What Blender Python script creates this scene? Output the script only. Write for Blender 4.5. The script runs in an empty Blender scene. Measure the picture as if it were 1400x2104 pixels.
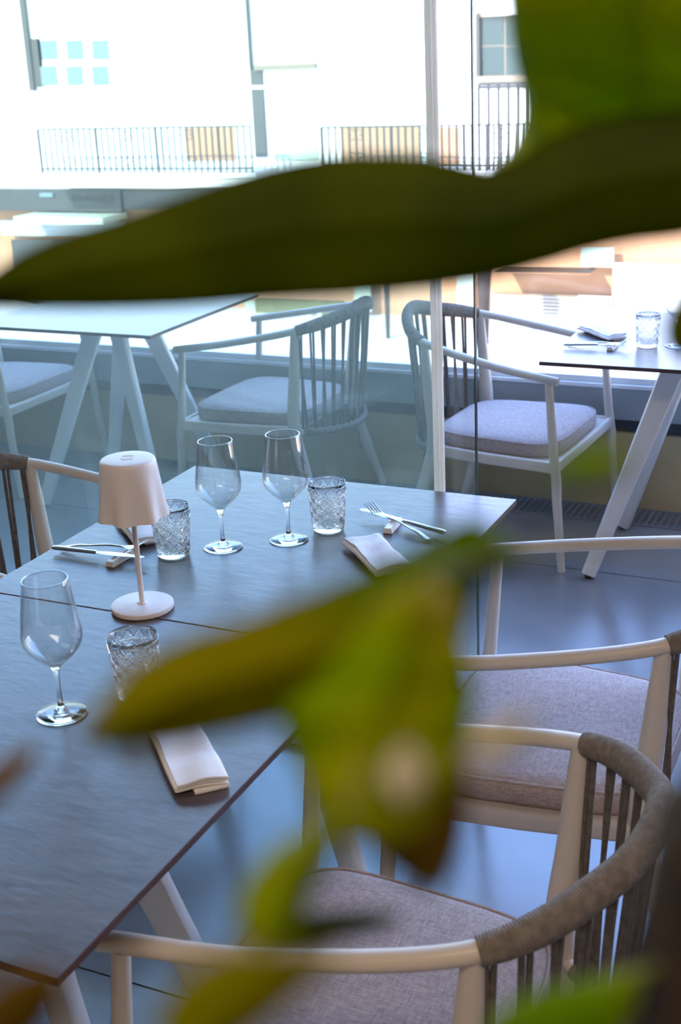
import bpy, math, random
from mathutils import Vector, Matrix
random.seed(7)
PI = math.pi
scene = bpy.context.scene
COL = scene.collection

# ------------------------------------------------------------------ camera
FPX, YAW, PITCH, ROLL = 2712.0, 0.4481, 0.34654, -0.0473
CAM = Vector((1.60881, -2.55648, 1.69859))
FW = Vector((-math.sin(YAW)*math.cos(PITCH), math.cos(YAW)*math.cos(PITCH), -math.sin(PITCH)))
_r = Vector((math.cos(YAW), math.sin(YAW), 0)); _u = _r.cross(FW)
RT = math.cos(ROLL)*_r + math.sin(ROLL)*_u
UP = -math.sin(ROLL)*_r + math.cos(ROLL)*_u
cd = bpy.data.cameras.new('camera'); cam = bpy.data.objects.new('camera', cd); COL.objects.link(cam)
cam.matrix_world = Matrix(((RT.x, UP.x, -FW.x, CAM.x), (RT.y, UP.y, -FW.y, CAM.y), (RT.z, UP.z, -FW.z, CAM.z), (0, 0, 0, 1)))
cd.sensor_fit = 'HORIZONTAL'; cd.sensor_width = 24.0; cd.lens = FPX*24/1400
cd.clip_start = 0.01; cd.clip_end = 300
cd.dof.use_dof = True; cd.dof.focus_distance = 2.62; cd.dof.aperture_fstop = 7.2
scene.camera = cam

# ------------------------------------------------------------------ light, sky, exposure
SKY_STRENGTH = 5.5
SUN_STRENGTH = 7.0
EXPOSURE = 0.62
w = bpy.data.worlds.new('sky'); scene.world = w; w.use_nodes = True
nt = w.node_tree; nt.nodes.clear()
wo = nt.nodes.new('ShaderNodeOutputWorld'); bg = nt.nodes.new('ShaderNodeBackground')
tc = nt.nodes.new('ShaderNodeTexCoord'); sx = nt.nodes.new('ShaderNodeSeparateXYZ'); cr = nt.nodes.new('ShaderNodeValToRGB')
cr.color_ramp.elements[0].position = 0.06; cr.color_ramp.elements[0].color = (0.92, 0.94, 1.0, 1)
cr.color_ramp.elements[1].position = 0.42; cr.color_ramp.elements[1].color = (0.27, 0.46, 1.0, 1)
nt.links.new(tc.outputs['Generated'], sx.inputs[0]); nt.links.new(sx.outputs['Z'], cr.inputs[0])
nt.links.new(cr.outputs[0], bg.inputs['Color']); bg.inputs['Strength'].default_value = SKY_STRENGTH
nt.links.new(bg.outputs[0], wo.inputs[0])
sd = bpy.data.lights.new('sun', 'SUN'); sd.energy = SUN_STRENGTH; sd.angle = 0.01; sd.color = (1.0, 0.93, 0.82)
so = bpy.data.objects.new('sun', sd); COL.objects.link(so); so.location = (-6, -12, 14)
so.rotation_euler = Vector((0.35, 0.85, -0.62)).to_track_quat('-Z', 'Y').to_euler()
ld = bpy.data.lights.new('ceiling_light', 'AREA'); ld.shape = 'RECTANGLE'; ld.size = 2.2; ld.size_y = 0.8
ld.energy = 34; ld.color = (1.0, 0.78, 0.58)
lo = bpy.data.objects.new('ceiling_light', ld); COL.objects.link(lo); lo.location = (1.6, -3.2, 3.3)
scene.view_settings.view_transform = 'Standard'; scene.view_settings.look = 'None'
scene.view_settings.gamma = 1.0; scene.view_settings.use_curve_mapping = False
scene.view_settings.exposure = EXPOSURE
scene.cycles.transparent_max_bounces = 48; scene.cycles.max_bounces = 14; scene.cycles.transmission_bounces = 14
scene.cycles.diffuse_bounces = 5; scene.cycles.glossy_bounces = 6

# ------------------------------------------------------------------ materials
def mat(name, col, rough=0.5, metal=0.0, **kw):
    m = bpy.data.materials.new(name); m.use_nodes = True
    b = m.node_tree.nodes['Principled BSDF']
    b.inputs['Base Color'].default_value = (*col, 1); b.inputs['Roughness'].default_value = rough
    b.inputs['Metallic'].default_value = metal
    for k, v in kw.items(): b.inputs[k.replace('_', ' ')].default_value = v
    return m
def noise_mat(name, c1, c2, scale=20, rough=0.5, bump=0.1, bscale=None, stretch=(1, 1, 1), detail=6, dist=0.01, lo_=.35, hi=.65, **kw):
    m = mat(name, c1, rough, **kw); n = m.node_tree; b = n.nodes['Principled BSDF']
    t = n.nodes.new('ShaderNodeTexCoord'); mp = n.nodes.new('ShaderNodeMapping'); mp.inputs['Scale'].default_value = stretch
    n.links.new(t.outputs['Object'], mp.inputs[0])
    a = n.nodes.new('ShaderNodeTexNoise'); a.inputs['Scale'].default_value = scale; a.inputs['Detail'].default_value = detail
    n.links.new(mp.outputs[0], a.inputs['Vector'])
    r = n.nodes.new('ShaderNodeValToRGB'); r.color_ramp.elements[0].position = lo_; r.color_ramp.elements[1].position = hi
    r.color_ramp.elements[0].color = (*c1, 1); r.color_ramp.elements[1].color = (*c2, 1)
    n.links.new(a.outputs['Fac'], r.inputs[0]); n.links.new(r.outputs[0], b.inputs['Base Color'])
    if bump:
        q = n.nodes.new('ShaderNodeTexNoise'); q.inputs['Scale'].default_value = bscale or scale; q.inputs['Detail'].default_value = detail
        n.links.new(mp.outputs[0], q.inputs['Vector'])
        u = n.nodes.new('ShaderNodeBump'); u.inputs['Strength'].default_value = bump; u.inputs['Distance'].default_value = dist
        n.links.new(q.outputs['Fac'], u.inputs['Height']); n.links.new(u.outputs[0], b.inputs['Normal'])
    return m
def fabric_mat(name, c1, c2, scale=420):
    m = mat(name, c1, 0.9); n = m.node_tree; b = n.nodes['Principled BSDF']
    t = n.nodes.new('ShaderNodeTexCoord')
    A = []
    for st in ((1, .12, 1), (.12, 1, 1)):
        mp = n.nodes.new('ShaderNodeMapping'); mp.inputs['Scale'].default_value = st; n.links.new(t.outputs['Object'], mp.inputs[0])
        a = n.nodes.new('ShaderNodeTexNoise'); a.inputs['Scale'].default_value = scale; a.inputs['Detail'].default_value = 3
        n.links.new(mp.outputs[0], a.inputs['Vector']); A.append(a)
    ad = n.nodes.new('ShaderNodeMath'); ad.operation = 'ADD'
    n.links.new(A[0].outputs['Fac'], ad.inputs[0]); n.links.new(A[1].outputs['Fac'], ad.inputs[1])
    hf = n.nodes.new('ShaderNodeMath'); hf.operation = 'MULTIPLY'; hf.inputs[1].default_value = .5; n.links.new(ad.outputs[0], hf.inputs[0])
    r = n.nodes.new('ShaderNodeValToRGB'); r.color_ramp.elements[0].position = .38; r.color_ramp.elements[1].position = .62
    r.color_ramp.elements[0].color = (*c1, 1); r.color_ramp.elements[1].color = (*c2, 1)
    n.links.new(hf.outputs[0], r.inputs[0]); n.links.new(r.outputs[0], b.inputs['Base Color'])
    u = n.nodes.new('ShaderNodeBump'); u.inputs['Strength'].default_value = .35; u.inputs['Distance'].default_value = .001
    n.links.new(hf.outputs[0], u.inputs['Height']); n.links.new(u.outputs[0], b.inputs['Normal'])
    return m
def schlick(n, f0=.04, p=5.0):
    lw = n.nodes.new('ShaderNodeLayerWeight'); lw.inputs['Blend'].default_value = .5
    a = n.nodes.new('ShaderNodeMath'); a.operation = 'POWER'; a.inputs[1].default_value = p; n.links.new(lw.outputs['Facing'], a.inputs[0])
    b = n.nodes.new('ShaderNodeMath'); b.operation = 'MULTIPLY_ADD'; b.inputs[1].default_value = 1-f0; b.inputs[2].default_value = f0
    n.links.new(a.outputs[0], b.inputs[0]); return b.outputs[0]
def pane_mat(name, tint, haze=0.0, hazecol=(1, 1, 1), ior=1.45):
    m = bpy.data.materials.new(name); m.use_nodes = True; n = m.node_tree; n.nodes.clear()
    o = n.nodes.new('ShaderNodeOutputMaterial'); tr = n.nodes.new('ShaderNodeBsdfTransparent'); tr.inputs[0].default_value = (*tint, 1)
    gl = n.nodes.new('ShaderNodeBsdfGlossy'); gl.inputs['Roughness'].default_value = 0.0
    mx = n.nodes.new('ShaderNodeMixShader'); n.links.new(schlick(n), mx.inputs[0]); n.links.new(tr.outputs[0], mx.inputs[1]); n.links.new(gl.outputs[0], mx.inputs[2])
    last = mx
    if haze:
        df = n.nodes.new('ShaderNodeBsdfDiffuse'); df.inputs[0].default_value = (*hazecol, 1)
        tl = n.nodes.new('ShaderNodeBsdfTranslucent'); tl.inputs[0].default_value = (*hazecol, 1)
        m1 = n.nodes.new('ShaderNodeMixShader'); m1.inputs[0].default_value = .5; n.links.new(df.outputs[0], m1.inputs[1]); n.links.new(tl.outputs[0], m1.inputs[2])
        t = n.nodes.new('ShaderNodeTexCoord'); a = n.nodes.new('ShaderNodeTexNoise'); a.inputs['Scale'].default_value = 2.2; a.inputs['Detail'].default_value = 5
        n.links.new(t.outputs['Object'], a.inputs['Vector'])
        r = n.nodes.new('ShaderNodeMapRange'); r.inputs['From Min'].default_value = .3; r.inputs['From Max'].default_value = .7
        r.inputs['To Min'].default_value = haze*.6; r.inputs['To Max'].default_value = haze*1.5; n.links.new(a.outputs['Fac'], r.inputs[0])
        m2 = n.nodes.new('ShaderNodeMixShader'); n.links.new(r.outputs[0], m2.inputs[0]); n.links.new(mx.outputs[0], m2.inputs[1]); n.links.new(m1.outputs[0], m2.inputs[2]); last = m2
    n.links.new(last.outputs[0], o.inputs[0]); return m
def leaf_mat(name, c1, c2, c3=None, trans=.45, scale=9):
    m = bpy.data.materials.new(name); m.use_nodes = True; n = m.node_tree; n.nodes.clear()
    o = n.nodes.new('ShaderNodeOutputMaterial')
    t = n.nodes.new('ShaderNodeTexCoord'); a = n.nodes.new('ShaderNodeTexNoise'); a.inputs['Scale'].default_value = scale; a.inputs['Detail'].default_value = 2
    n.links.new(t.outputs['Object'], a.inputs['Vector'])
    r = n.nodes.new('ShaderNodeValToRGB'); e = r.color_ramp.elements
    e[0].position = .38; e[0].color = (*c1, 1); e[1].position = .6; e[1].color = (*c2, 1)
    if c3: x = e.new(.72); x.color = (*c3, 1)
    n.links.new(a.outputs['Fac'], r.inputs[0])
    p = n.nodes.new('ShaderNodeBsdfPrincipled'); p.inputs['Roughness'].default_value = .45; p.inputs['Specular IOR Level'].default_value = .03
    tl = n.nodes.new('ShaderNodeBsdfTranslucent'); n.links.new(r.outputs[0], p.inputs['Base Color']); n.links.new(r.outputs[0], tl.inputs[0])
    mx = n.nodes.new('ShaderNodeMixShader'); mx.inputs[0].default_value = trans
    n.links.new(p.outputs[0], mx.inputs[1]); n.links.new(tl.outputs[0], mx.inputs[2]); n.links.new(mx.outputs[0], o.inputs[0]); return m

M = {}
M['frame'] = mat('cream_powder_coat', (.68, .61, .53), .38)
M['bframe'] = mat('white_powder_coat', (.80, .80, .80), .4)
M['rope'] = noise_mat('taupe_rope', (.17, .145, .12), (.25, .215, .18), 90, .85, .3)
M['cord'] = noise_mat('dark_taupe_cord', (.10, .085, .07), (.16, .135, .115), 90, .85, .2)
M['cushion'] = fabric_mat('woven_grey_cushion', (.31, .25, .24), (.50, .42, .40))
M['top'] = noise_mat('dark_slate_laminate', (.070, .056, .060), (.098, .080, .084), 14, .28, .18, 26, (1.0, 2.2, 1), 8, .004, IOR=1.6)
M['edge'] = mat('brown_core_edge', (.07, .028, .022), .5)
M['joint'] = mat('dark_joint_seal', (.02, .02, .02), .8)  # near-black filler in the floor tile joints
M['lamp'] = mat('blush_white_lacquer', (.85, .80, .79), .42)
M['porcelain'] = mat('white_porcelain', (.86, .84, .82), .25)
M['steel'] = mat('polished_steel', (.62, .62, .64), .18, 1.0)
M['napkin'] = noise_mat('white_linen', (.87, .86, .86), (.90, .89, .89), 60, .9, .25, 45, dist=.004)
M['glass'] = mat('clear_glass', (1, 1, 1), 0.0, 0, Transmission_Weight=1.0, IOR=1.46)
def thin_glass(name, k, tint=(.97, .98, .98)):
    m = bpy.data.materials.new(name); m.use_nodes = True; n = m.node_tree; n.nodes.clear()
    o = n.nodes.new('ShaderNodeOutputMaterial'); gl = n.nodes.new('ShaderNodeBsdfGlossy'); gl.inputs['Roughness'].default_value = .02
    tr = n.nodes.new('ShaderNodeBsdfTransparent'); tr.inputs[0].default_value = (*tint, 1)
    mx = n.nodes.new('ShaderNodeMixShader'); n.links.new(schlick(n, k, 2.6), mx.inputs[0])
    n.links.new(tr.outputs[0], mx.inputs[1]); n.links.new(gl.outputs[0], mx.inputs[2]); n.links.new(mx.outputs[0], o.inputs[0]); return m
M['glass'] = thin_glass('clear_wine_glass', .06)
M['cutglass'] = mat('cut_tumbler_glass', (1, 1, 1), 0.0, 0, Transmission_Weight=1.0, IOR=1.46)
M['solidglass'] = mat('solid_stem_glass', (1, 1, 1), 0.0, 0, Transmission_Weight=1.0, IOR=1.46)
M['rim'] = thin_glass('boosted_highlight_glass', .45, (.98, .98, .98))  # reflectivity raised far above glass so rims and ribs show white highlights
M['etch'] = mat('etched_glass', (.85, .88, .9), .5, 0, Alpha=.55)
M['black'] = mat('black_rubber', (.02, .02, .02), .7)
M['floor'] = noise_mat('grey_floor_tile', (.20, .195, .195), (.24, .235, .235), 3, .24, .03, 40, IOR=1.6)
M['beige'] = noise_mat('beige_parapet_plaster', (.46, .36, .20), (.54, .43, .25), 2, .7, .1, 60)
M['greypanel'] = mat('grey_blue_sill_panel', (.33, .37, .40), .5)
M['darkband'] = mat('dark_recess_band', (.05, .055, .07), .6)  # dark blue-grey band set back between wall and sill panel
M['alu'] = mat('pale_aluminium', (.78, .80, .82), .35, .3)
M['grille'] = mat('grey_metal_grille', (.30, .32, .34), .45, .5)
M['room'] = mat('warm_room_paint', (.30, .22, .15), .8)
M['ceil'] = mat('ceiling_paint', (.34, .27, .22), .8)
M['pane1'] = pane_mat('teal_tinted_panel_glass', (.87, .945, .91), .07, (.64, .80, .76))
M['pane2'] = pane_mat('clear_panel_glass', (.96, .975, .97))
M['panew'] = pane_mat('window_glass', (.97, .985, .98))
M['seal'] = leaf_mat('cream_translucent_seal', (.90, .86, .78), (.94, .90, .84), None, .6)
M['glassedge'] = mat('dark_green_glass_edge', (.03, .06, .05), .2)

# ------------------------------------------------------------------ mesh builder
class MB:
    def __init__(s): s.v = []; s.f = []; s.mi = []
    def add(s, v, f, mi=0):
        o = len(s.v); s.v += [tuple(p) for p in v]; s.f += [tuple(i+o for i in q) for q in f]; s.mi += [mi]*len(f)
    def box(s, a, b, mi=0):
        (x0, y0, z0), (x1, y1, z1) = a, b
        v = [(x0, y0, z0), (x1, y0, z0), (x1, y1, z0), (x0, y1, z0), (x0, y0, z1), (x1, y0, z1), (x1, y1, z1), (x0, y1, z1)]
        s.add(v, [(0, 3, 2, 1), (4, 5, 6, 7), (0, 1, 5, 4), (1, 2, 6, 5), (2, 3, 7, 6), (3, 0, 4, 7)], mi)
    def tube(s, P, r, n=12, flat=None, up=(0, 0, 1), mi=0, sq=None):
        # r: float or list of (ra, rb) half sizes across / along `up`
        P = [Vector(p) for p in P]; V = []; N = len(P)
        for i, p in enumerate(P):
            t = (P[min(i+1, N-1)]-P[max(i-1, 0)]).normalized()
            U = Vector(up); 
            if abs(t.dot(U)) > .97: U = Vector((1, 0, 0))
            a = t.cross(U).normalized(); b = a.cross(t).normalized()
            rr = r[i] if isinstance(r, (list, tuple)) else r
            ra, rb = rr if isinstance(rr, (list, tuple)) else (rr, rr)
            for k in range(n):
                th = 2*PI*(k+.5)/n; c, q = math.cos(th), math.sin(th)
                if sq: c = math.copysign(abs(c)**sq, c); q = math.copysign(abs(q)**sq, q)
                V.append(p + a*(ra*c) + b*(rb*q))
        F = [(i*n+k, i*n+(k+1) % n, (i+1)*n+(k+1) % n, (i+1)*n+k) for i in range(N-1) for k in range(n)]
        F.append(tuple(range(n))[::-1]); F.append(tuple((N-1)*n+k for k in range(n)))
        s.add(V, F, mi)
    def lathe(s, prof, n=48, mi=0, closed=False, mod=None):
        V = []; m = len(prof)
        for (r, z) in prof:
            for k in range(n):
                th = 2*PI*k/n; R = mod(r, z, th) if mod else r
                V.append((R*math.cos(th), R*math.sin(th), z))
        F = [(i*n+k, i*n+(k+1) % n, (i+1)*n+(k+1) % n, (i+1)*n+k) for i in range(m-1) for k in range(n)]
        if closed: F += [((m-1)*n+k, (m-1)*n+(k+1) % n, (k+1) % n, k) for k in range(n)]
        else: F.append(tuple(range(n))[::-1]); F.append(tuple((m-1)*n+k for k in range(n)))
        s.add(V, F, mi)
    def build(s, name, mats, parent=None, smooth=True, bevel=0, angle=35):
        me = bpy.data.meshes.new(name); me.from_pydata(s.v, [], s.f); me.update()
        for m in (mats if isinstance(mats, (list, tuple)) else [mats]): me.materials.append(m)
        me.polygons.foreach_set('material_index', s.mi)
        o = bpy.data.objects.new(name, me); COL.objects.link(o)
        if smooth:
            me.polygons.foreach_set('use_smooth', [True]*len(me.polygons)); me.set_sharp_from_angle(angle=math.radians(angle))
        if bevel:
            b = o.modifiers.new('bevel', 'BEVEL'); b.width = bevel; b.segments = 3; b.limit_method = 'ANGLE'; b.angle_limit = math.radians(40)
        if parent: o.parent = parent
        return o
def thing(name, label, cat, loc=(0, 0, 0), rot=0, group=None):
    o = bpy.data.objects.new(name, None); COL.objects.link(o); o.empty_display_size = .05
    o.location = loc; o.rotation_euler = (0, 0, rot); tag(o, label, cat, group); return o
def tag(o, label, cat, group=None):
    o['label'] = label; o['category'] = cat
    if group: o['group'] = group
    return o
def struct(o): o['kind'] = 'structure'; return o
def dup(root, loc, rot=0, label=None, group=None):
    r = root.copy(); COL.objects.link(r); r.location = loc; r.rotation_euler = (0, 0, rot)
    if label: r['label'] = label
    if group: r['group'] = group
    for ch in list(root.children):
        c = ch.copy(); COL.objects.link(c); c.parent = r
        for g in list(ch.children):
            d = g.copy(); COL.objects.link(d); d.parent = c
    return r
def catmull(P, n=10):
    P = [Vector(p) for p in P]; P = [2*P[0]-P[1]] + P + [2*P[-1]-P[-2]]; o = []
    for i in range(1, len(P)-2):
        a, b, c, d = P[i-1:i+3]
        for k in range(n):
            t = k/n; o.append(.5*((2*b)+(c-a)*t+(2*a-5*b+4*c-d)*t*t+(3*b-a-3*c+d)*t**3))
    o.append(P[-2].copy()); return o
def sbox(name, a, b, m, bevel=0):
    k = MB(); k.box(a, b); return struct(k.build(name, m, None, False, bevel))

# ------------------------------------------------------------------ the room
WY = 2.06
fl = MB(); fl.box((-6, -5.2, -.12), (4.6, WY+.06, 0))
floor = struct(fl.build('floor', M['floor'], None, False))
jn = MB()
for y in (1.415, -.866): jn.box((-5.9, y, .0002), (4.5, y+.003, .0008))
for x in (-2.9, 1.62): jn.box((x, -5.0, .0002), (x+.003, WY-.2, .0008))
jo = struct(jn.build('floor_joints', M['joint'], None, False)); jo.parent = floor
sbox('ceiling', (-6, -5.2, 3.4), (4.6, 1.6, 3.6), M['ceil'])
k = MB(); k.box((-6, 1.6, 3.44), (4.6, 2.15, 3.455)); rp = k.build('added_skylight_pane', M['panew'], None, False)  # unseen glass roof strip, added to let sky light onto the window tables
k = MB()
for x in (-6, -4.0, -2.0, 0, 2.0, 4.55): k.box((x, 1.6, 3.40), (x+.05, 2.15, 3.50))
k.box((-6, 2.06, 3.32), (4.6, 2.15, 3.50)); rf = struct(k.build('added_skylight_frame', M['alu'], None, False, .003)); rp.parent = rf  # frame of the added skylight, out of view
sbox('wall_back', (-6, -5.3, -.12), (4.6, -5.2, 3.5), M['room'])
sbox('wall_right', (4.6, -5.3, -.12), (4.7, 2.3, 3.5), M['room'])
sbox('wall_left', (-6.1, -5.3, -.12), (-6.0, 2.3, 3.5), M['room'])
# low parapet under the window
sbox('wall_front', (-6, WY, 0), (4.6, WY+.16, .285), M['beige'])
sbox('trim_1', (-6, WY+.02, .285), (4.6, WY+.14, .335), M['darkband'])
sbox('trim_2', (-6, WY-.005, .335), (4.6, WY+.16, .455), M['greypanel'], .003)
wb = MB(); wb.box((-6, WY-.02, .455), (4.6, WY+.05, .470)); wb.box((-6, WY+.00, .470), (4.6, WY+.03, .492)); wb.box((-6, WY-.01, 3.32), (4.6, WY+.05, 3.4))
win = struct(wb.build('window_1', M['alu'], None, False, .002))
pn = MB(); pn.box((-6, WY+.011, .492), (4.6, WY+.019, 3.32)); pn.build('window_pane', M['panew'], win, False)
# floor grille along the parapet
gr = thing('floor_grille', 'long grey metal drain grille set in the floor along the low beige wall', 'grille', (0, WY-.10, 0))
g = MB(); g.box((-3.2, -.085, .0006), (2.2, -.078, .006)); g.box((-3.2, .078, .0006), (2.2, .085, .006)); g.build('grille_frame', M['grille'], gr, False)
g = MB()
for i in range(9): g.box((-3.2, -.070+i*.0165, .001), (2.2, -.064+i*.0165, .005))
for i in range(216): g.box((-3.2+i*.025, -.078, .0008), (-3.2+i*.025+.006, .078, .0042))
g.build('grille_bars', M['grille'], gr, False)
g = MB(); g.box((-3.2, -.078, .0003), (2.2, .078, .0006)); g.build('grille_channel', M['black'], gr, False)

# sliding glass partition behind the laid table
PY = .075
gp = thing('glass_panel', 'teal tinted sliding glass panel with a cream vertical edge seal, behind the laid table', 'glass panel', (0, PY, 0))
g = MB(); g.box((-2.6, -.005, .03), (.585, .005, 3.36)); g.build('glass_sheet', M['pane1'], gp, False)
g = MB(); g.box((.585, -.011, .03), (.596, .011, 3.36)); g.box((.599, -.007, .03), (.606, .007, 3.36)); g.build('edge_seal', M['seal'], gp, False, .0015)
g = MB(); g.box((-2.6, -.014, .0), (.606, .014, .03)); g.build('bottom_rail', M['alu'], gp, False, .002)
gp2 = thing('glass_panel', 'clear frameless glass panel with a thin dark edge, just behind the cream-sealed panel', 'glass panel', (0, PY+.06, 0))
g = MB(); g.box((-2.4, -.005, .03), (.660, .005, 3.36)); g.build('glass_sheet', M['pane2'], gp2, False)
g = MB(); g.box((.6602, -.0052, .03), (.6630, .0052, 3.36)); g.build('polished_edge', M['glassedge'], gp2, False)
g = MB(); g.box((-2.4, -.014, .0), (.66, .014, .03)); g.build('bottom_rail', M['alu'], gp2, False, .002)

# ------------------------------------------------------------------ tables
def table(label, x0, y0, x1, y1, group, spread=.24):
    cx, cy = (x0+x1)/2, (y0+y1)/2; hx, hy = (x1-x0)/2, (y1-y0)/2
    t = thing('dining_table', label, 'table', (cx, cy, 0), 0, group)
    g = MB(); g.box((-hx+.001, -hy+.001, .738), (hx-.001, hy-.001, .750)); 
    for i in (0, 2, 3, 4, 5): g.mi[i] = 1
    g.build('tabletop', [M['top'], M['edge']], t, False, .0012)
    g = MB(); g.box((-.24, -.24, .722), (.24, .24, .738)); g.box((-.10, -.14, .70), (.10, .14, .722)); g.build('top_bracket', M['bframe'], t, False, .003)
    for sx_ in (-1, 1):
        for sy_ in (-1, 1):
            g = MB(); a = Vector((sx_*.045, sy_*.09, .715)); b = Vector((sx_*.275, sy_*spread, .012))
            P = [a.lerp(b, k/6) for k in range(7)]
            g.tube(P, [(.018, .036-.013*k/6) for k in range(7)], 16, up=(sx_*1.0, sy_*.2, .3), sq=.45)
            l = g.build('leg', M['bframe'], t, True)
            f = MB(); f.tube([b+Vector((0, 0, .004)), b-Vector((0, 0, .012))], .0125, 14); f.build('foot_pad', M['black'], l, True)
    return t
table('dark slate-topped table laid with two wine glasses, the far one of the joined pair', 0, -.787, .8, 0, None, .17)
table('dark slate-topped table nearest the camera, near half of the pair, with a single wine glass', 0, -1.637, .8, -.788, None, .18)
table('dark-topped table with crossed pale legs behind the tinted glass panel, beside the window', -1.71, 1.235, -.91, 2.03, None)
table('dark-topped table by the window at the right, with napkin and patterned tumbler on it', .486, 1.2, 1.286, 2.0, None)

# ------------------------------------------------------------------ rope armchair (faces local +x)
T_, M_, W_, Q_, A_ = (.293, .285, .637), (.06, .288, .676), (-.196, .243, .726), (-.315, .110, .762), (-.345, 0, .785)
ctrl = [T_, M_, W_, Q_, A_] + [(x, -y, z) for x, y, z in (Q_, W_, M_, T_)]
RAIL = catmull(ctrl, 14)
def along(P, s):   # s by arc length 0..1
    L = [0]
    for i in range(1, len(P)): L.append(L[-1]+(P[i]-P[i-1]).length)
    t = s*L[-1]
    for i in range(1, len(P)):
        if L[i] >= t-1e-9:
            k = (t-L[i-1])/max(1e-9, L[i]-L[i-1]); return P[i-1].lerp(P[i], k)
    return P[-1].copy()
def plen(P): return sum((P[i]-P[i-1]).length for i in range(1, len(P)))
def make_chair(label):
    t = thing('rope_armchair', label, 'chair')
    n1, n2 = 28, 84
    for part in (RAIL[:n1+3], RAIL[n2-2:]):
        g = MB(); m = len(part)
        rr = [(.0145, .0135)]*m
        g.tube(part, rr, 18, up=(0, 0, 1)); g.build('armrest', M['frame'], t)
    core = RAIL[n1:n2+1]
    L = plen(core); nr = int(L/.0042); g = MB(); P = []; R = []
    for i in range(nr*4+1):
        s = i/(nr*4); P.append(along(core, s)); wv = math.sin(PI*min(1, s/.25)/2) if s < .25 else (math.sin(PI*min(1, (1-s)/.25)/2) if s > .75 else 1)
        rd = .0010*abs(math.sin(PI*i/4)); R.append((.0165+rd+.001*wv, .0180+rd+.006*wv))
    g.tube(P, R, 18, up=(0, 0, 1)); g.build('rope_wrapped_rail', M['rope'], t)
    # legs
    for sy_ in (1, -1):
        g = MB(); a = Vector((.262, sy_*.285, .632)); b = Vector((.318, sy_*.300, .0))
        P = [a.lerp(b, k/8) for k in range(9)]; P[4] += Vector((.004, 0, 0))
        g.tube(P, [.0125, .0135, .0145, .0155, .0165, .0155, .0145, .0135, .0125], 16); g.build('leg', M['frame'], t)
        g = MB(); P = catmull([(-.190, sy_*.243, .722), (-.178, sy_*.240, .56), (-.165, sy_*.238, .37), (-.215, sy_*.252, .18), (-.275, sy_*.268, 0)], 6)
        g.tube(P, [(.0125+.007*math.sin(PI*k/(len(P)-1)), .014+.010*math.sin(PI*k/(len(P)-1))) for k in range(len(P))], 16, up=(1, 0, 0)); g.build('leg', M['frame'], t)
    # seat frame with curved rear rail
    g = MB()
    for sy_ in (1, -1):
        g.tube([(.290, sy_*.288, .352), (.05, sy_*.268, .352), (-.165, sy_*.238, .352)], (.0105, .019) and [(.0105, .019)]*3, 16, up=(0, 0, 1), sq=.5)
    g.tube([(.288, -.29, .352), (.292, 0, .352), (.288, .29, .352)], [(.0105, .019)]*3, 16, up=(0, 0, 1), sq=.5)
    BR = catmull([(-.165, .238, .352), (-.235, .18, .345), (-.285, .09, .338), (-.300, 0, .335), (-.285, -.09, .338), (-.235, -.18, .345), (-.165, -.238, .352)], 6)
    g.tube(BR, .0110, 12)
    g.add([(-.165, -.236, .346), (.285, -.284, .346), (.285, .284, .346), (-.165, .236, .346), (-.165, -.236, .366), (.285, -.284, .366), (.285, .284, .366), (-.165, .236, .366)], [(0, 3, 2, 1), (4, 5, 6, 7), (0, 1, 5, 4), (1, 2, 6, 5), (2, 3, 7, 6), (3, 0, 4, 7)])
    g.build('seat_frame', M['frame'], t)
    # wrap on the rear rail and cords
    g = MB(); P = [along(BR, .06+.88*i/300) for i in range(301)]
    g.tube(P, [(.0135+.0010*abs(math.sin(PI*i/4)),)*2 for i in range(301)], 12); g.build('lower_rope_wrap', M['rope'], t)
    NP = 14
    for i in range(NP):
        for j in (-1, 1):
            s = .022+.956*i/(NP-1); a = along(core, s+j*.0095); b = along(BR, .07+.86*i/(NP-1)+j*(.005 if i % 2 else -.014))
            out = Vector((a.x+.05, a.y, 0)).normalized()*.0
            mid = a.lerp(b, .5); g = MB(); g.tube([a, a.lerp(b, .33)+out, a.lerp(b, .66)+out, b], .0043, 8); g.build('cord', M['cord'], t)
    # cushion
    g = MB(); n = 56; V = []; F = []
    def ring(sc, z):
        o = []
        for k in range(n):
            th = 2*PI*k/n; c, q = math.cos(th), math.sin(th); e = .42
            x = math.copysign(abs(c)**e, c)*.232; y = math.copysign(abs(q)**e, q)*(.248+.022*(x/.232))
            o.append((.048+x*sc, y*sc, z))
        return o
    lv = [(.93, .362), (.985, .366), (1.0, .376), (1.0, .398), (.985, .409), (.95, .416), (.88, .421), (.7, .426), (.45, .429), (.2, .430)]
    for sc, z in lv: V += ring(sc, z)
    for i in range(len(lv)-1):
        for k in range(n): F.append((i*n+k, i*n+(k+1) % n, (i+1)*n+(k+1) % n, (i+1)*n+k))
    F.append(tuple(range(n))[::-1]); F.append(tuple((len(lv)-1)*n+k for k in range(n)))
    g.add(V, F); cu = g.build('seat_cushion', M['cushion'], t, True, 0, 60)
    g = MB(); rg = ring(1.0, .412); rg = [Vector(p) for p in rg]; rg.append(rg[0]); rg = [Vector((.048+(p.x-.048)*.983, p.y*.983, p.z)) for p in rg]
    g.tube(rg, .0030, 8); g.build('piping', M['cushion'], cu)
    # loose rope end under the seat
    g = MB(); g.tube(catmull([(-.298, .012, .335), (-.318, .018, .300), (-.312, .010, .262), (-.322, .004, .235)], 5), .0036, 8); g.build('rope_end', M['rope'], t)
    return t
ch = make_chair('rope-backed armchair at the right of the laid tables, nearest the camera')
ch.location = (.998, -1.157, 0); ch.rotation_euler = (0, 0, 3.155)
dup(ch, (1.033, -.312, 0), 3.159, 'rope-backed armchair at the right, between the nearest chair and the glass panels')
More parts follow.
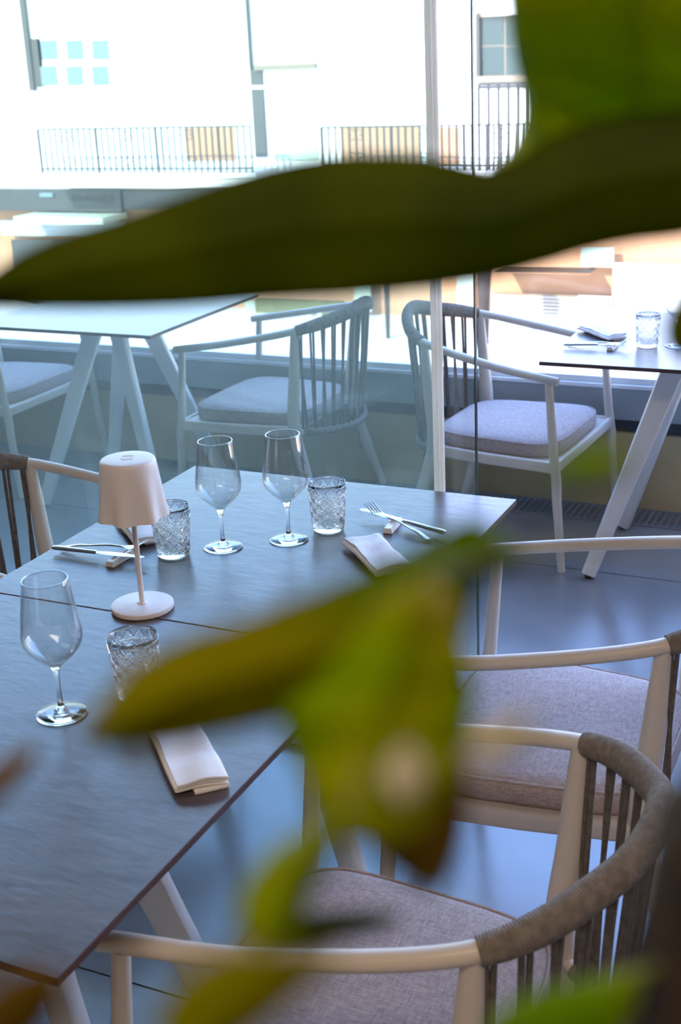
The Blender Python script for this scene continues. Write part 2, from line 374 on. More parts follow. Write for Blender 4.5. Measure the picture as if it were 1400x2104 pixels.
dup(ch, (-.261, -.283, 0), .015, 'rope-backed armchair at the left of the laid table, behind the small lamp')
dup(ch, (.216, 1.70, 0), -.061, 'rope-backed armchair in the open gap, facing the window table at the right')
dup(ch, (-.683, 1.773, 0), 3.111, 'rope-backed armchair behind the tinted glass, turned toward the left window table')
dup(ch, (-2.05, 1.74, 0), 0.0, 'armchair cut by the left photo edge, behind the tinted glass at the left window table')

# ------------------------------------------------------------------ glassware
def outline_shell(outer, inner): return outer + inner[::-1]
def make_wineglass(label, loc, rot):
    t = thing('wine_glass', label, 'glass', loc, rot)
    outer = [(.0005, .0), (.030, .0), (.0375, .0006), (.0388, .0016), (.0375, .0026), (.025, .0042), (.012, .0075), (.0065, .0125), (.0043, .020), (.0038, .040), (.0040, .062), (.0052, .074), (.0088, .0815),
             (.018, .0895), (.030, .1010), (.0395, .1125), (.0440, .1210), (.0455, .1300), (.0448, .1420), (.0420, .1650), (.0380, .1930), (.0347, .2150), (.0336, .2205)]
    inner = [(.0005, .0865), (.008, .0868), (.017, .0915), (.029, .1025), (.0383, .1135), (.0428, .1215), (.0443, .1300), (.0437, .1420), (.0409, .1650), (.0369, .1930), (.0336, .2150), (.0326, .2200)]
    ob = [p for p in outer if p[1] >= .0815]; st = [p for p in outer if .0075 <= p[1] <= .0815]; bs = [p for p in outer if p[1] <= .0075]
    g = MB(); g.lathe(ob+[(.0332, .2212)]+inner[::-1], 72); g.build('bowl', M['glass'], t, True, 0, 60)
    g = MB(); g.lathe(st, 32); g.build('stem', M['solidglass'], t, True, 0, 60)
    g = MB(); g.lathe(bs, 64); g.build('base', M['solidglass'], t, True, 0, 60)
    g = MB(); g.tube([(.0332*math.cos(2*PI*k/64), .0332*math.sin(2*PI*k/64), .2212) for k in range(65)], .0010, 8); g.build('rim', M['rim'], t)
    # etched round emblem on the bowl: rings with a small curl inside
    g = MB()
    def onb(u, v):
        z = .150+v; r = .0455-(z-.130)*.128+.0003; th = u/r; return (r*math.cos(th), r*math.sin(th), z)
    for R in (.0095, .0078): g.tube([onb(R*math.cos(a), R*math.sin(a)) for a in [2*PI*k/28 for k in range(29)]], .00028, 5)
    g.tube([onb((.0012+.0048*k/30)*math.cos(.42*k), (.0012+.0048*k/30)*math.sin(.42*k)) for k in range(31)], .00028, 5)
    g.build('etched_emblem', M['etch'], t); return t
wg = make_wineglass('wine glass nearer the table lamp, left of the two at the far end', (.334, -.450, .7505), 3.4)
dup(wg, (.441, -.372, .7505), .25, 'wine glass at the far end, immediately left of the right-hand patterned tumbler')
dup(wg, (.443, -1.138, .7505), -.1, 'wine glass standing alone on the near table at the left')
def tri(x): x = x-math.floor(x); return 1-abs(2*x-1)
def make_tumbler(label, loc, rot):
    t = thing('patterned_tumbler', label, 'glass', loc, rot)
    H = .103; g = MB(); n = 336; prof = [(.002, .0), (.026, .0), (.0298, .0015)]
    for i in range(141): z = .003+(H-.004)*i/140; prof.append((.0312+.0078*(z/H), z))
    prof += [(.0387, H-.0004), (.0378, H), (.0368, H-.0006)]
    for z in (.085, .06, .03, .014): prof.append((.0286+.0080*(z/H), z))
    prof += [(.026, .0105), (.002, .0100)]
    def mod(r, z, th):
        if r < .0311 or z > .097 or z < .010: return r
        rin = .0286+.0080*(z/H)
        if r < rin+.001: return r
        N = 9; u = th/(2*PI)*N; h = 0
        if .078 > z:
            v = (z-.010)/.0225; a, b = tri(u+v), tri(u-v)
            m = max(a, b); h = .0014*max(0, (m-.84)/.16) + .0010*max(0, 1-abs(m-.60)/.10) + .0010*max(0, 1-m/.24)
        elif z > .081:
            v = (z-.081)/.016; h = .0009 if (abs(tri(u*1.5)-(1-v)) < .14) else 0
            if abs(z-.0955) < .001: h = .0006
        elif .0785 < z < .0805: h = .0006
        return r+h
    g.lathe(prof, n, mod=mod); g.build('cut_glass_body', M['cutglass'], t, True, 0, 80)
    def onw(u, z): r = .0312+.0078*(z/H)+.0009; return (r*math.cos(u), r*math.sin(u), z)
    g = MB(); N = 9; z0, z1, pv = .011, .079, .0225; tt = 2*PI/N; m = int((z1-z0)/pv*10)
    for k in range(N):
        for s_ in (-1, 1):
            g.tube([onw(k*tt+s_*tt*((z-z0)/pv), z) for z in [z0+(z1-z0)*i/m for i in range(m+1)]], .00055, 5)
    for row in range(5):
        for k in range(N):
            uc = (k+(.5 if row % 2 else 0))*tt + .0; zc = z0+pv*(.5+row*.5)
            if zc+.011 > z1+.003: continue
            for sc in (.60, .26):
                a, b = tt*.5*sc, pv*.5*sc
                Q = [(uc+a, zc), (uc, zc+b), (uc-a, zc), (uc, zc-b), (uc+a, zc)]
                P = [onw(Q[i][0]+(Q[i+1][0]-Q[i][0])*q/4, Q[i][1]+(Q[i+1][1]-Q[i][1])*q/4) for i in range(4) for q in range(4)] + [onw(*Q[4])]
                g.tube(P, .00045, 5)
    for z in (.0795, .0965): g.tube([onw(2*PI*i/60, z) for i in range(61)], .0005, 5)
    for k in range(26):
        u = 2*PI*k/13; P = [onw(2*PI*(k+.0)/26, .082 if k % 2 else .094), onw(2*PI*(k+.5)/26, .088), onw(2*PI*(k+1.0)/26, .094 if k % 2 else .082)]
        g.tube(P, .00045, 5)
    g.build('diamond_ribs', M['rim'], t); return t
tb = make_tumbler('diamond-patterned glass tumbler directly right of the table lamp', (.259, -.516, .7505), 0)
dup(tb, (.492, -.292, .7505), .3, 'diamond-patterned glass tumbler between the wine glass and the right cutlery')
dup(tb, (.520, -1.045, .7505), .5, 'patterned tumbler just below the lamp base, half hidden by a leaf')
dup(tb, (.752, 1.471, .7505), .2, 'patterned tumbler on the window table at the right')
dup(wg, (.84, 1.50, .7505), .2, 'wine glass at the right photo edge on the window table')

# ------------------------------------------------------------------ table lamp
lp = thing('table_lamp', 'small cordless blush-white table lamp with a fluted shade on the laid table', 'lamp', (.343, -.758, .7505), .5)
g = MB(); g.lathe([(.001, 0), (.052, 0), (.0555, .0012), (.056, .003), (.056, .008), (.0555, .0092), (.0545, .0098), (.010, .0102), (.007, .0125), (.001, .0125)], 72); g.build('base', M['lamp'], lp)
g = MB(); g.lathe([(.0048, .010), (.0048, .235), (.0048, .27)], 20); g.build('pole', M['lamp'], lp)
def flute(r, z, th):
    k = max(0.0, min(1.0, (.268-z)/.085)); return r*(1+.085*k**1.3*math.cos(7*th))
prof = [(.0585, .176), (.0572, .185), (.0553, .205), (.0528, .235), (.0502, .262), (.0490, .272), (.0478, .2775), (.0455, .2805), (.042, .2815), (.020, .282), (.001, .282)]
inn = [(.001, .279), (.020, .279), (.042, .2785), (.0458, .276), (.0472, .270), (.0485, .262), (.0512, .235), (.0537, .205), (.0556, .185), (.0570, .176)]
g = MB(); g.lathe(prof+inn, 140, closed=True, mod=flute); sh = g.build('lamp_shade', M['lamp'], lp, True, 0, 50)
g = MB(); q = []
for k in range(33):
    th = 2*PI*k/32; c, s_ = math.cos(th), math.sin(th); q.append((math.copysign(abs(c)**.5, c)*.0105, math.copysign(abs(s_)**.5, s_)*.0105, .2822))
g.tube(q, .0006, 6); g.build('touch_switch', M['lamp'], sh)
g = MB(); g.lathe([(.001, .236), (.030, .236), (.030, .240), (.010, .244), (.001, .244)], 32); g.build('light_disc', M['porcelain'], lp)

# ------------------------------------------------------------------ cutlery, rests, napkins
def make_rest(label, loc, rot):
    t = thing('cutlery_rest', label, 'cutlery rest', loc, rot)
    g = MB(); L, w1, w2, h = .0355, .0105, .0075, .012
    for s_ in (-1, 1): pass
    prof = [(-w1, 0), (w1, 0), (w2, h), (0, h-.0012), (-w2, h)]
    V = [(s_*L*(1 if z < .006 else .97), y, z) for s_ in (-1, 1) for y, z in prof]
    g.add(V, [(0, 1, 2, 3, 4)[::-1], (5, 6, 7, 8, 9), (0, 5, 6, 1)[::-1]] + [(1, 6, 7, 2)[::-1], (2, 7, 8, 3)[::-1], (3, 8, 9, 4)[::-1], (4, 9, 5, 0)[::-1]])
    g.build('rest_bar', M['porcelain'], t, False, .0012); return t
def arc(x, pts):
    for (a, za), (b, zb) in zip(pts, pts[1:]):
        if x <= b: k = (x-a)/(b-a); k = k*k*(3-2*k); return za+(zb-za)*k
    return pts[-1][1]
def make_fork(label, loc, rot):
    # local +x is the tine end; rests near x=.155 on the bar
    loc = (loc[0], loc[1], loc[2]+.002); t = thing('table_fork', label, 'fork', loc, rot)
    zc = [(0, .004), (.05, .012), (.115, .0165), (.140, .0155), (.160, .0150), (.198, .031)]
    g = MB(); P = []; R = []
    for i in range(25):
        x = .135*i/24; wd = .0075-.0045*min(1, x/.10) if x > .004 else .005; P.append((x, 0, arc(x, zc))); R.append((max(.0026, wd), .0017))
    for x, wd in ((.142, .005), (.150, .0095), (.158, .0122), (.164, .0125)): P.append((x, 0, arc(x, zc))); R.append((wd, .0010))
    g.tube(P, R, 12); g.build('fork_handle', M['steel'], t)
    for k in range(4):
        y = (-1.5+k)*.0064; P = [(x, y, arc(x, zc)) for x in [.162+.036*i/8 for i in range(9)]]
        g = MB(); g.tube(P, [(.0018-.0007*i/8, .0009) for i in range(9)], 8); g.build('tine', M['steel'], t)
    return t
def make_knife(label, loc, rot, tilt=.0):
    t = thing('table_knife', label, 'knife', loc, rot); t.rotation_euler = (0, tilt, rot)
    P = [(x, 0, .007) for x in (0, .002, .01, .03, .06, .09, .104, .108)]
    g = MB(); g.tube(P, [(.004, .0025), (.0065, .0037), (.0078, .0045), (.0075, .0043), (.0066, .0040), (.0062, .0038), (.0062, .0036), (.004, .002)], 14); g.build('knife_handle', M['steel'], t)
    g = MB(); P = []; R = []
    for i in range(17):
        x = .106+.114*i/16; k = i/16; wd = .0045+.0050*math.sin(PI*min(1, k*1.15)**.8) if k < .87 else .0085*(1-((k-.87)/.13)**2)
        P.append((x, .0015*k, .0072)); R.append((max(.0008, wd), .00075))
    g.tube(P, R, 10); g.build('blade', M['steel'], t); return t
TZ = .7505
rs = make_rest('white porcelain cutlery rest left of the lamp pole', (.175, -.578, TZ), PI/2-.05)
dup(rs, (.613, -.243, TZ), PI/2+.08, 'white porcelain cutlery rest beside the folded napkin at the right of the tumbler')
dup(rs, (.657, 1.42, TZ), PI/2-.02, 'white cutlery rest on the window table at the right')
fk = make_fork('steel fork with tines on the rest left of the lamp pole', (.024, -.566, TZ), .13)
f2 = dup(fk, (.712, -.292, TZ), PI-.50, 'steel fork with raised tines on the rest at the right of the far tumbler')
dup(fk, (.512, 1.43, TZ), -.03, 'fork lying across the cutlery rest on the window table')
kn = make_knife('steel knife with thick handle at the left edge of the laid table', (.018, -.582, TZ+.004), -.02, -.03)
k2 = dup(kn, (.735, -.262, TZ+.004), PI-.27, 'steel knife crossed under the fork at the right of the far tumbler'); k2.rotation_euler = (0, -.03, PI-.27)
k3 = dup(kn, (.509, 1.392, TZ+.004), .12, 'knife at the near edge of the window table at the right'); k3.rotation_euler = (0, -.03, .12)

def make_napkin(label, loc, rot, seed=1, L=.175, W=.072):
    t = thing('folded_napkin', label, 'napkin', loc, rot)
    rnd = random.Random(seed); ph = [rnd.uniform(0, 6) for _ in range(6)]
    # flattened roll: spiral ribbon cross-section (y,z), extruded along x
    th = .0040; C = []
    levels = [.0026, .0082, .0138, .0194]; hw = W/2
    y0, y1 = -hw+.004, hw-.004
    for i, z in enumerate(levels):
        ys = [y0+(y1-y0)*k/12 for k in range(13)]
        if i % 2: ys = ys[::-1]
        if i == 0: ys = ys[4:]
        for y in ys: C.append((y, z+(.0015*math.sin((y+hw)/W*PI) if i else 0)))
        if i < len(levels)-1:
            s_ = 1 if i % 2 == 0 else -1
            for a in (-.6, 0, .6): C.append((s_*(hw-.004+.0028*math.cos(a)), (z+levels[i+1])/2+.0028*math.sin(a)/.6*.8))
    N = 30; V = []; F = []; nc = len(C)
    off = []
    for i in range(nc):
        a = Vector(C[max(0, i-1)]); b = Vector(C[min(nc-1, i+1)]); d = (b-a).normalized(); off.append(Vector((-d.y, d.x))*th/2)
    for j in range(N+1):
        x = -L/2+L*j/N; e = abs(2*j/N-1)
        for sgn in (1, -1):
            for i in range(nc):
                y = C[i][0]+off[i].x*sgn; z = C[i][1]+off[i].y*sgn
                lay = i/nc
                wob = .0018*math.sin(x*48+ph[0]+y*30)*lay+.0010*math.sin(x*110+ph[1])*lay+.0020*math.sin(y*95+ph[3]+x*22)*lay
                xx = x*(1-.02*lay)+.004*math.sin(lay*9+ph[2])*(e**6)*(1 if x > 0 else -1)
                V.append((xx, y*(1+.03*math.sin(x*30+ph[4])), max(.0003, z*(1.0-.18*e**8)+wob)))
    S = 2*nc
    for j in range(N):
        for i in range(nc-1):
            a = j*S+i; F.append((a, a+1, a+S+1, a+S)); b = j*S+nc+i; F.append((b, b+S, b+S+1, b+1))
        for i in (0, nc-1): a = j*S+i; b = j*S+nc+i; F.append((a, b, b+S, a+S) if i == nc-1 else (a, a+S, b+S, b))
    for j in (0, N):
        for i in range(nc-1): a = j*S+i; b = j*S+nc+i; F.append((a, b, b+1, a+1) if j == 0 else (a, a+1, b+1, b))
    g = MB(); g.add(V, F); g.build('folded_cloth', M['napkin'], t, True, 0, 50)
    return t
def nap(label, ax, ay, bx, by, seed): # end points of the centre line
    return make_napkin(label, ((ax+bx)/2, (ay+by)/2, TZ), math.atan2(by-ay, bx-ax), seed, math.hypot(bx-ax, by-ay))
nap('white folded napkin behind the lamp pole, left of the patterned tumbler', .067, -.372, .187, -.486, 1)
nap('white folded napkin in front of the cutlery rest at the right of the laid table', .587, -.350, .712, -.478, 5)
nap('white folded napkin near the table edge on the near table', .622, -1.118, .757, -1.253, 9)
nap('white folded napkin lying flat on the window table at the right', .512, 1.655, .645, 1.530, 12)


# ------------------------------------------------------------------ across the street
def ray(px, py): return FW + RT*((px-700)/FPX) - UP*((py-1052)/FPX)
def at_y(px, py, y): d = ray(px, py); return CAM + d*((y-CAM.y)/d.y)
def at_d(px, py, d): return CAM + ray(px, py)*d
FY = 24.0; STREET = -4.2
M['facade'] = noise_mat('pale_stucco_facade', (.74, .72, .66), (.82, .80, .74), 1.2, .8, 0)
M['orange'] = noise_mat('orange_plaster', (.42, .22, .11), (.50, .27, .14), 1.0, .8, 0)
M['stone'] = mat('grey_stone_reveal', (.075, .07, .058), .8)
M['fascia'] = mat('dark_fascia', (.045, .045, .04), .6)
M['awn'] = mat('pale_green_awning', (.44, .50, .40), .7)
M['iron'] = mat('dark_wrought_iron', (.03, .03, .03), .5)
M['winglass'] = mat('blue_window_glass', (.13, .19, .21), .15)
M['winglass2'] = mat('teal_window_glass', (.02, .045, .045), .1)
M['sash'] = mat('cream_window_sash', (.20, .155, .10), .5)
M['white'] = mat('white_painted_shutter', (.80, .80, .78), .6)
M['brown'] = mat('dark_brown_matte', (.035, .022, .015), .6)
M['street'] = noise_mat('sunlit_paving', (.46, .42, .36), (.54, .49, .42), 2, .8, 0)
M['palegreen'] = mat('pale_green_door', (.38, .46, .36), .6)
M['olive'] = mat('olive_garden_fence', (.10, .10, .03), .7)
g = MB(); g.box((-45, 2.6, STREET-.2), (30, 40, STREET)); struct(g.build('ground', M['street'], None, False))
g = MB(); g.box((-6.0, 2.24, STREET), (4.6, 2.5, 0)); struct(g.build('wall_outside', M['room'], None, False))
bd = thing('apartment_building', 'pale sunlit apartment building across the street with iron balcony railings and an orange ground floor', 'building', (-11, FY, STREET))
off = Vector(bd.location)
def rel(p): return Vector(p)-off
def slab(name, x0, y0, x1, y1, m, front=.03, back=0.0, parent=None, Y=None):
    Y = FY if Y is None else Y
    a = rel(at_y(x0, y0, Y)); b = rel(at_y(x1, y1, Y)); yy = Y-off.y
    k = MB(); k.box((min(a.x, b.x), yy-front, min(a.z, b.z)), (max(a.x, b.x), yy+back, max(a.z, b.z)))
    o = k.build(name, m, None, False); o.parent = parent or bd
    if parent and parent is not bd: o.parent = parent
    return o
zs = at_y(300, 388, FY).z
k = MB(); k.box((-30+11, 0, zs-off.z), (20+11, 6, 9.0)); k.build('upper_wall', M['facade'], bd, False)
k = MB(); k.box((-30+11, .25, 0), (20+11, 6, zs-off.z)); k.build('ground_floor_wall', M['orange'], bd, False)
# windows
def window(x0, y0, x1, y1, cols, rows, glass, frame, gap, shade=True):
    wf = slab('window', x0, y0, x1, y1, frame, .05)
    for i in range(cols):
        for j in range(rows):
            ax = x0+(x1-x0)*(i+gap)/cols; bx = x0+(x1-x0)*(i+1-gap)/cols; ay = y0+(y1-y0)*(j+gap)/rows; by = y0+(y1-y0)*(j+1-gap)/rows
            slab('window_pane', ax, ay, bx, by, glass, .06, 0, wf)
    return wf
window(78, 76, 236, 182, 3, 2, M['winglass'], M['white'], .14)
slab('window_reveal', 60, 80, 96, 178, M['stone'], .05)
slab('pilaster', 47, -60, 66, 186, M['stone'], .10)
window(990, 30, 1090, 158, 2, 2, M['winglass2'], M['sash'], .035)
slab('window_frame', 983, 0, 1100, 30, M['sash'], .12); slab('window_frame', 982, 28, 991, 166, M['stone'], .16); slab('window_sill', 983, 156, 1100, 166, M['sash'], .2)
slab('roller_shutter', 1004, -30, 1100, 28, M['white'], .2)
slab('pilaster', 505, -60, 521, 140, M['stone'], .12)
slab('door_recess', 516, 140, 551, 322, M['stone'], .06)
slab('door_head', 527, 134, 652, 140, M['sash'], .12)
slab('door_rail', 516, 176, 551, 182, M['white'], .09)
slab('garden_door', 700, 262, 865, 345, M['orange'], .03); slab('garden_door', 285, 263, 335, 340, M['facade'], .03); slab('garden_door', 380, 263, 487, 330, M['orange'], .03)
slab('garden_door', 880, 262, 945, 345, M['orange'], .03); slab('garden_door', 560, 232, 655, 330, M['palegreen'], .03)
# balconies
RY = FY-1.0
def balcony(x0, x1, ytop, ybot, step, parent_slab=True):
    a = at_y(x0, ybot, RY); b = at_y(x1, ybot, RY); t = at_y((x0+x1)/2, ytop, RY).z; z0 = at_y((x0+x1)/2, ybot, RY).z
    sl = MB(); A = rel((a.x-.1, RY-.08, z0-.30)); B = rel((b.x+.1, FY, z0)); sl.box(A, B); A2 = rel((a.x-.15, RY-.14, z0-.10)); B2 = rel((b.x+.15, RY-.08, z0-.04)); sl.box(A2, B2); sl.build('balcony_slab', M['facade'], bd, False)
    k = MB(); yy = RY-off.y
    for zz in (t-off.z, z0+.10-off.z): k.box((a.x-off.x, yy-.018, zz-.018), (b.x-off.x, yy+.018, zz+.018))
    rl = k.build('balcony_railing', M['iron'], bd, False)
    n = int((b.x-a.x)/step)
    for i in range(n+1):
        x = a.x+(b.x-a.x)*i/n-off.x; thick = .036 if i % 10 == 0 else .024
        q = MB(); q.tube([(x, yy, z0-off.z), (x, yy, t-off.z)], thick, 6); o = q.build('baluster', M['iron'], rl); 
    for i in range(5, n, 10):
        x = a.x+(b.x-a.x)*i/n-off.x
        q = MB()
        for zc in (t-.16, z0+.26):
            for sx_ in (-1, 1):
                for sz_ in (-1, 1):
                    P = []
                    for kk in range(22):
                        r = .02+.085*(1-kk/21); th = PI*1.6*kk/21
                        P.append((x+sx_*(.10-r*math.cos(th)), yy-.02, zc-off.z+sz_*(.02+r*math.sin(th))))
                    q.tube(P, .009, 5, up=(0, 1, 0))
        q.build('scroll_ornament', M['iron'], rl)
balcony(88, 520, 262, 356, .155); balcony(665, 1110, 258, 352, .155)
k = MB(); yy = RY-.3-off.y
tp = rel(at_y(1020, 172, RY-.3)); bt = rel(at_y(1020, 350, RY-.3)); x0 = rel(at_y(984, 172, RY-.3)).x; x1 = rel(at_y(1150, 172, RY-.3)).x
for zz in (tp.z, tp.z-.06): k.box((x0, yy-.03, zz-.025), (x1, yy+.03, zz+.025))
ws = k.build('guard_rail', M['iron'], bd, False)
for i in range(9):
    x = x0+(x1-x0)*i/8; q = MB(); q.tube([(x, yy, bt.z), (x, yy, tp.z)], .032, 6); q.build('baluster', M['iron'], ws)
# ground floor
slab('shop_fascia', -120, 386, 262, 433, M['fascia'], .25); slab('shop_fascia', 262, 390, 560, 433, M['fascia'], .20)
slab('wall_light', 96, 393, 124, 402, M['winglass'], .30)
q = MB()
for j, (px, am) in enumerate(((150, 6), (166, 4), (180, 4), (196, 5), (214, 8), (228, 8))):
    c = rel(at_y(px, 408, FY-.27)); P = [(c.x+.06*math.sin(k_*.9+j)-.04+.012*k_, c.y, c.z+.012*am*math.cos(k_*.9+j*1.7)) for k_ in range(9)]
    q.tube(P, .012, 5, up=(0, 1, 0))
q.build('sign_lettering', M['stone'], bd)
slab('awning', 80, 434, 262, 451, M['awn'], 1.0); slab('grey_plinth', 5, 452, 262, 488, M['greypanel'], .1, 0)
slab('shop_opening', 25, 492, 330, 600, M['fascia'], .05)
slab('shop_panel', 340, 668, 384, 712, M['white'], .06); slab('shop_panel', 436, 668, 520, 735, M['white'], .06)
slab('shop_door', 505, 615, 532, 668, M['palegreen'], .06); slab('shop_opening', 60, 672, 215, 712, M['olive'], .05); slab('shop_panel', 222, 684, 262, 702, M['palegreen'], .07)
fn = slab('garden_fence', 532, 610, 712, 705, M['olive'], .2)
for i in range(7): slab('bright_gap_strip', 552+i*22, 640, 562+i*22, 700, M['white'], .24, 0, fn)  # white strips stand in for the bright gaps through the fence
slab('shop_panel', 728, 560, 765, 640, M['awn'], .06); slab('shop_panel', 815, 660, 870, 760, M['white'], .07)
slab('shop_panel', 940, 560, 975, 640, M['awn'], .06)
slab('shop_window', 1012, 600, 1262, 700, M['facade'], .05); slab('shop_window', 1262, 540, 1420, 660, M['facade'], .05)
for i in range(6): slab('blind_slat', 1014, 604+i*7, 1190-i*8, 606.5+i*7, M['sash'], .08)
slab('shop_door', 1196, 505, 1262, 548, M['palegreen'], .07)
slab('stand_in_bar', 1035, 545, 1226, 552, M['brown'], .6)  # stand-in for an unidentified dark horizontal line, built as a solid bar
q = MB(); a = rel(at_y(994, 500, FY-2)); b = rel(at_y(997, 760, FY-2)); q.tube([a, b], [.17, .05], 12); q.build('stand_in_post', M['brown'], bd)  # stand-ins for unidentified dark tapered shapes, built as solid posts
q = MB(); a = rel(at_y(794, 560, FY-2)); b = rel(at_y(799, 730, FY-2)); q.tube([a, b], [.07, .03], 10); q.build('stand_in_post', M['brown'], bd)

# ------------------------------------------------------------------ the climbing plant close to the camera
M['leafdark'] = leaf_mat('dark_green_leaf', (.022, .038, .0), (.058, .078, .0), None, .35, 14)
M['leafgreen'] = leaf_mat('green_leaf', (.07, .14, .0), (.20, .19, .0), None, .45, 18)
M['leafbright'] = leaf_mat('bright_green_leaf', (.17, .33, .0), (.36, .38, .002), (.60, .48, .08), .5, 30)
M['leafolive'] = leaf_mat('olive_green_leaf', (.19, .33, .0), (.46, .46, .0), None, .55, 9)
M['leafpale'] = leaf_mat('pale_new_leaf', (.60, .56, .34), (.72, .66, .50), None, .5, 30)
M['leafbrown'] = leaf_mat('browning_leaf', (.10, .06, .005), (.20, .12, .01), None, .45, 40)
M['stem'] = mat('green_brown_stem', (.14, .15, .03), .6)
M['moss'] = noise_mat('dark_moss_fibre', (.012, .008, .004), (.05, .028, .012), 60, .95, .6, 90)
M['pot'] = mat('dark_clay_pot', (.05, .035, .03), .6)
pb = at_d(1665, 1800, .24)
MT = at_d(1665, 1470, .24).z
pl = thing('climbing_pothos', 'blurred green climbing plant with large leaves on a dark moss pole, closest to the camera', 'plant', (pb.x, pb.y, 0))
po = Vector((pb.x, pb.y, 0))
g = MB(); g.lathe([(.002, 0), (.12, 0), (.135, .02), (.165, .30), (.175, .31), (.175, .33), (.160, .33), (.158, .29), (.002, .285)], 40); g.build('pot', M['pot'], pl)
g = MB(); g.lathe([(.030, .285), (.031, .8), (.030, MT-.05), (.028, MT-.02), (.020, MT-.006), (.004, MT)], 32, mod=lambda r, z, th: r*(1+.05*math.sin(th*7+z*60)+.04*math.sin(z*150+th*3)))
g.build('moss_pole', M['moss'], pl)
def resample(P, n):
    P = catmull([(x, y, 0) for x, y in P], 8); return [along(P, i/(n-1)) for i in range(n)]
def leaf(left, right, d0, d1, cup, m, nm='leaf', n=26, kk=12):
    A = resample(left, n); B = resample(right, n); V = []; F = []
    for i in range(n):
        u = i/(n-1)
        for j in range(kk+1):
            v = j/kk; x = A[i].x*(1-v)+B[i].x*v; y = A[i].y*(1-v)+B[i].y*v
            d = d0*(1-u)+d1*u + cup*((2*v-1)**2) - abs(cup)*.35*max(0, 1-abs(2*v-1)*6) + abs(cup)*.15*math.sin(u*34)*abs(2*v-1)
            V.append(at_d(x, y, d)-po)
    for i in range(n-1):
        for j in range(kk): a = i*(kk+1)+j; F.append((a, a+1, a+kk+2, a+kk+1))
    g = MB(); g.add(V, F); o = g.build(nm, m, pl, True, 0, 80)
    s = o.modifiers.new('thickness', 'SOLIDIFY'); s.thickness = .0006; s.offset = 0
    return o
# long dark leaf across the upper middle
leaf([(1500, 215), (1400, 222), (1250, 240), (1130, 280), (1050, 335), (1000, 347), (920, 328), (850, 318), (700, 318), (600, 332), (500, 358), (400, 392), (250, 447), (110, 490), (30, 530), (-60, 600)],
     [(1500, 470), (1400, 490), (1300, 501), (1200, 522), (1100, 553), (1000, 577), (900, 592), (800, 603), (700, 610), (550, 618), (400, 630), (300, 634), (200, 636), (120, 636), (40, 634), (-60, 630)], .30, .35, .0035, M['leafdark'])
# bright leaf top right
leaf([(1040, -60), (1046, 20), (1056, 100), (1073, 180), (1076, 250), (1052, 310), (1010, 345)],
     [(1560, -60), (1560, 40), (1560, 140), (1540, 240), (1480, 330), (1350, 400), (1120, 400)], .33, .40, .02, M['leafolive'])
# middle leaf, tip at left
leaf([(1075, 1130), (1040, 1105), (975, 1065), (900, 1095), (800, 1150), (700, 1195), (600, 1235), (480, 1280), (380, 1310), (300, 1350), (240, 1400), (190, 1470), (165, 1510)],
     [(1085, 1140), (1050, 1172), (990, 1190), (960, 1290), (910, 1370), (800, 1420), (700, 1455), (600, 1475), (500, 1500), (400, 1522), (320, 1536), (240, 1538), (165, 1532)], .205, .18, .006, M['leafgreen'])
# hanging leaves under it
leaf([(860, 1190), (780, 1240), (700, 1330), (640, 1400), (575, 1450), (590, 1525), (622, 1590), (640, 1660), (680, 1720), (760, 1730), (800, 1745)],
     [(880, 1185), (935, 1230), (945, 1290), (960, 1350), (975, 1430), (962, 1490), (950, 1550), (935, 1600), (905, 1660), (860, 1720), (815, 1745)], .185, .19, .006, M['leafbright'])
leaf([(960, 1480), (880, 1540), (800, 1610), (750, 1680), (765, 1740), (830, 1800), (888, 1830)],
     [(965, 1490), (962, 1540), (955, 1600), (958, 1670), (950, 1725), (930, 1785), (898, 1832)], .196, .192, .005, M['leafbrown'])
leaf([(710, 1680), (640, 1700), (560, 1745), (515, 1800), (490, 1860), (495, 1915), (538, 1945)],
     [(715, 1690), (690, 1735), (660, 1790), (635, 1840), (618, 1890), (590, 1925), (550, 1948)], .185, .175, .005, M['leafbright'])
leaf([(830, 1530), (805, 1555), (790, 1590), (800, 1625), (825, 1645)], [(835, 1530), (862, 1555), (872, 1595), (862, 1625), (830, 1645)], .179, .179, .002, M['leafpale'], 'young_leaf')
leaf([(1095, 1470), (1050, 1480), (1000, 1505), (965, 1535), (958, 1560)], [(1098, 1478), (1085, 1515), (1050, 1548), (1005, 1572), (962, 1568)], .16, .158, .003, M['leafpale'], 'young_leaf')
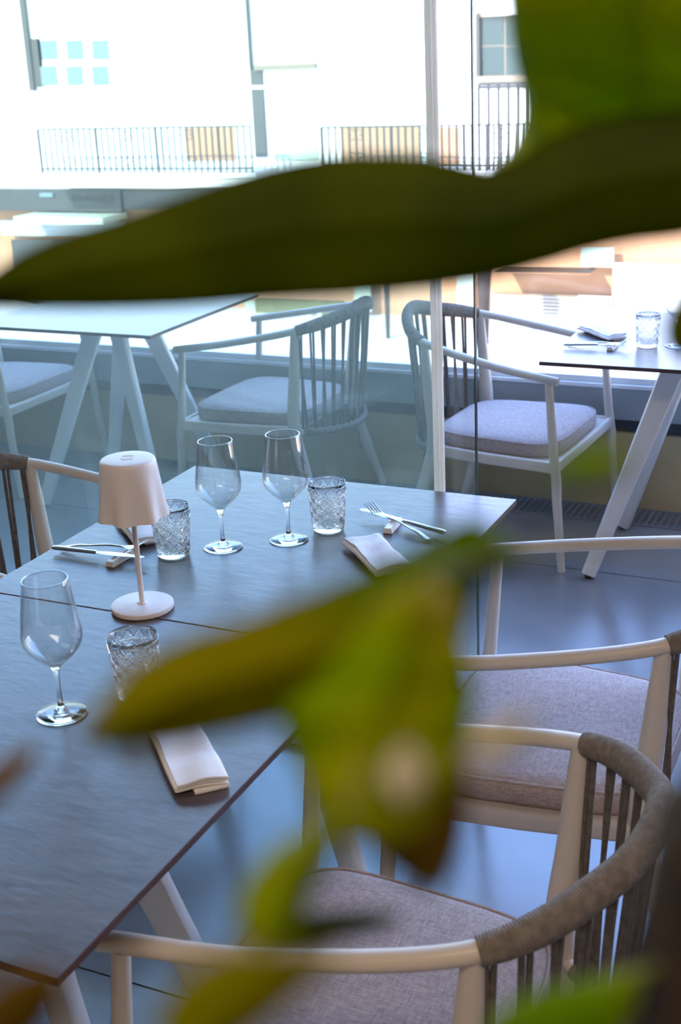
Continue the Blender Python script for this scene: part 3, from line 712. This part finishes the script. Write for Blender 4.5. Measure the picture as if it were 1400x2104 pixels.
leaf([(820, 1880), (740, 1872), (640, 1880), (560, 1895), (500, 1915)], [(820, 1895), (760, 1915), (680, 1930), (600, 1940), (505, 1925)], .24, .24, .003, M['leafdark'])
leaf([(1320, 1990), (1240, 2005), (1150, 2025), (1070, 2050), (1020, 2085), (1000, 2120)], [(1325, 2000), (1310, 2060), (1270, 2120), (1200, 2160), (1100, 2170), (1010, 2130)], .23, .21, .004, M['leafbright'])
leaf([(1440, 600), (1400, 600), (1375, 640), (1365, 680), (1380, 725), (1420, 745)], [(1450, 600), (1470, 640), (1480, 680), (1470, 710), (1450, 735), (1425, 746)], .27, .27, .004, M['leafdark'])
leaf([(1290, 930), (1230, 922), (1170, 935), (1120, 960)], [(1292, 940), (1270, 975), (1200, 988), (1122, 965)], .17, .17, .002, M['leafbright'])
leaf([(75, 1530), (40, 1545), (0, 1570), (-50, 1620)], [(78, 1545), (50, 1590), (10, 1630), (-50, 1680)], .22, .22, .002, M['leafbrown'])
leaf([(480, 1950), (400, 1990), (340, 2050), (310, 2130)], [(700, 1960), (620, 2040), (520, 2120), (420, 2180)], .15, .15, .002, M['leafgreen'])
leaf([(120, 2000), (60, 1990), (0, 2020), (-60, 2080)], [(125, 2010), (110, 2080), (60, 2140), (-50, 2180)], .17, .17, .002, M['leafbrown'])
# stems from the pole to the leaf bases
def stem(P, r):
    g = MB(); g.tube(catmull([at_d(*p)-po for p in P], 10), r, 8); g.build('stem', M['stem'], pl)
stem([(1640, 2100, .24), (1640, 1500, .25), (1600, 900, .28), (1530, 380, .30), (1480, 370, .30)], .0022)
stem([(1560, 300, .40), (1585, 100, .36), (1560, 40, .335)], .0016)
stem([(1640, 1500, .24), (1450, 1200, .235), (1200, 1120, .22), (1075, 1136, .205)], .0005)
stem([(1075, 1136, .205), (960, 1160, .197), (870, 1188, .186), (800, 1400, .190), (712, 1685, .186)], .0006)
stem([(1600, 2000, .26), (1450, 1960, .26), (1322, 1996, .23)], .0010)
stem([(1575, 640, .33), (1500, 600, .29), (1445, 602, .27)], .0009)
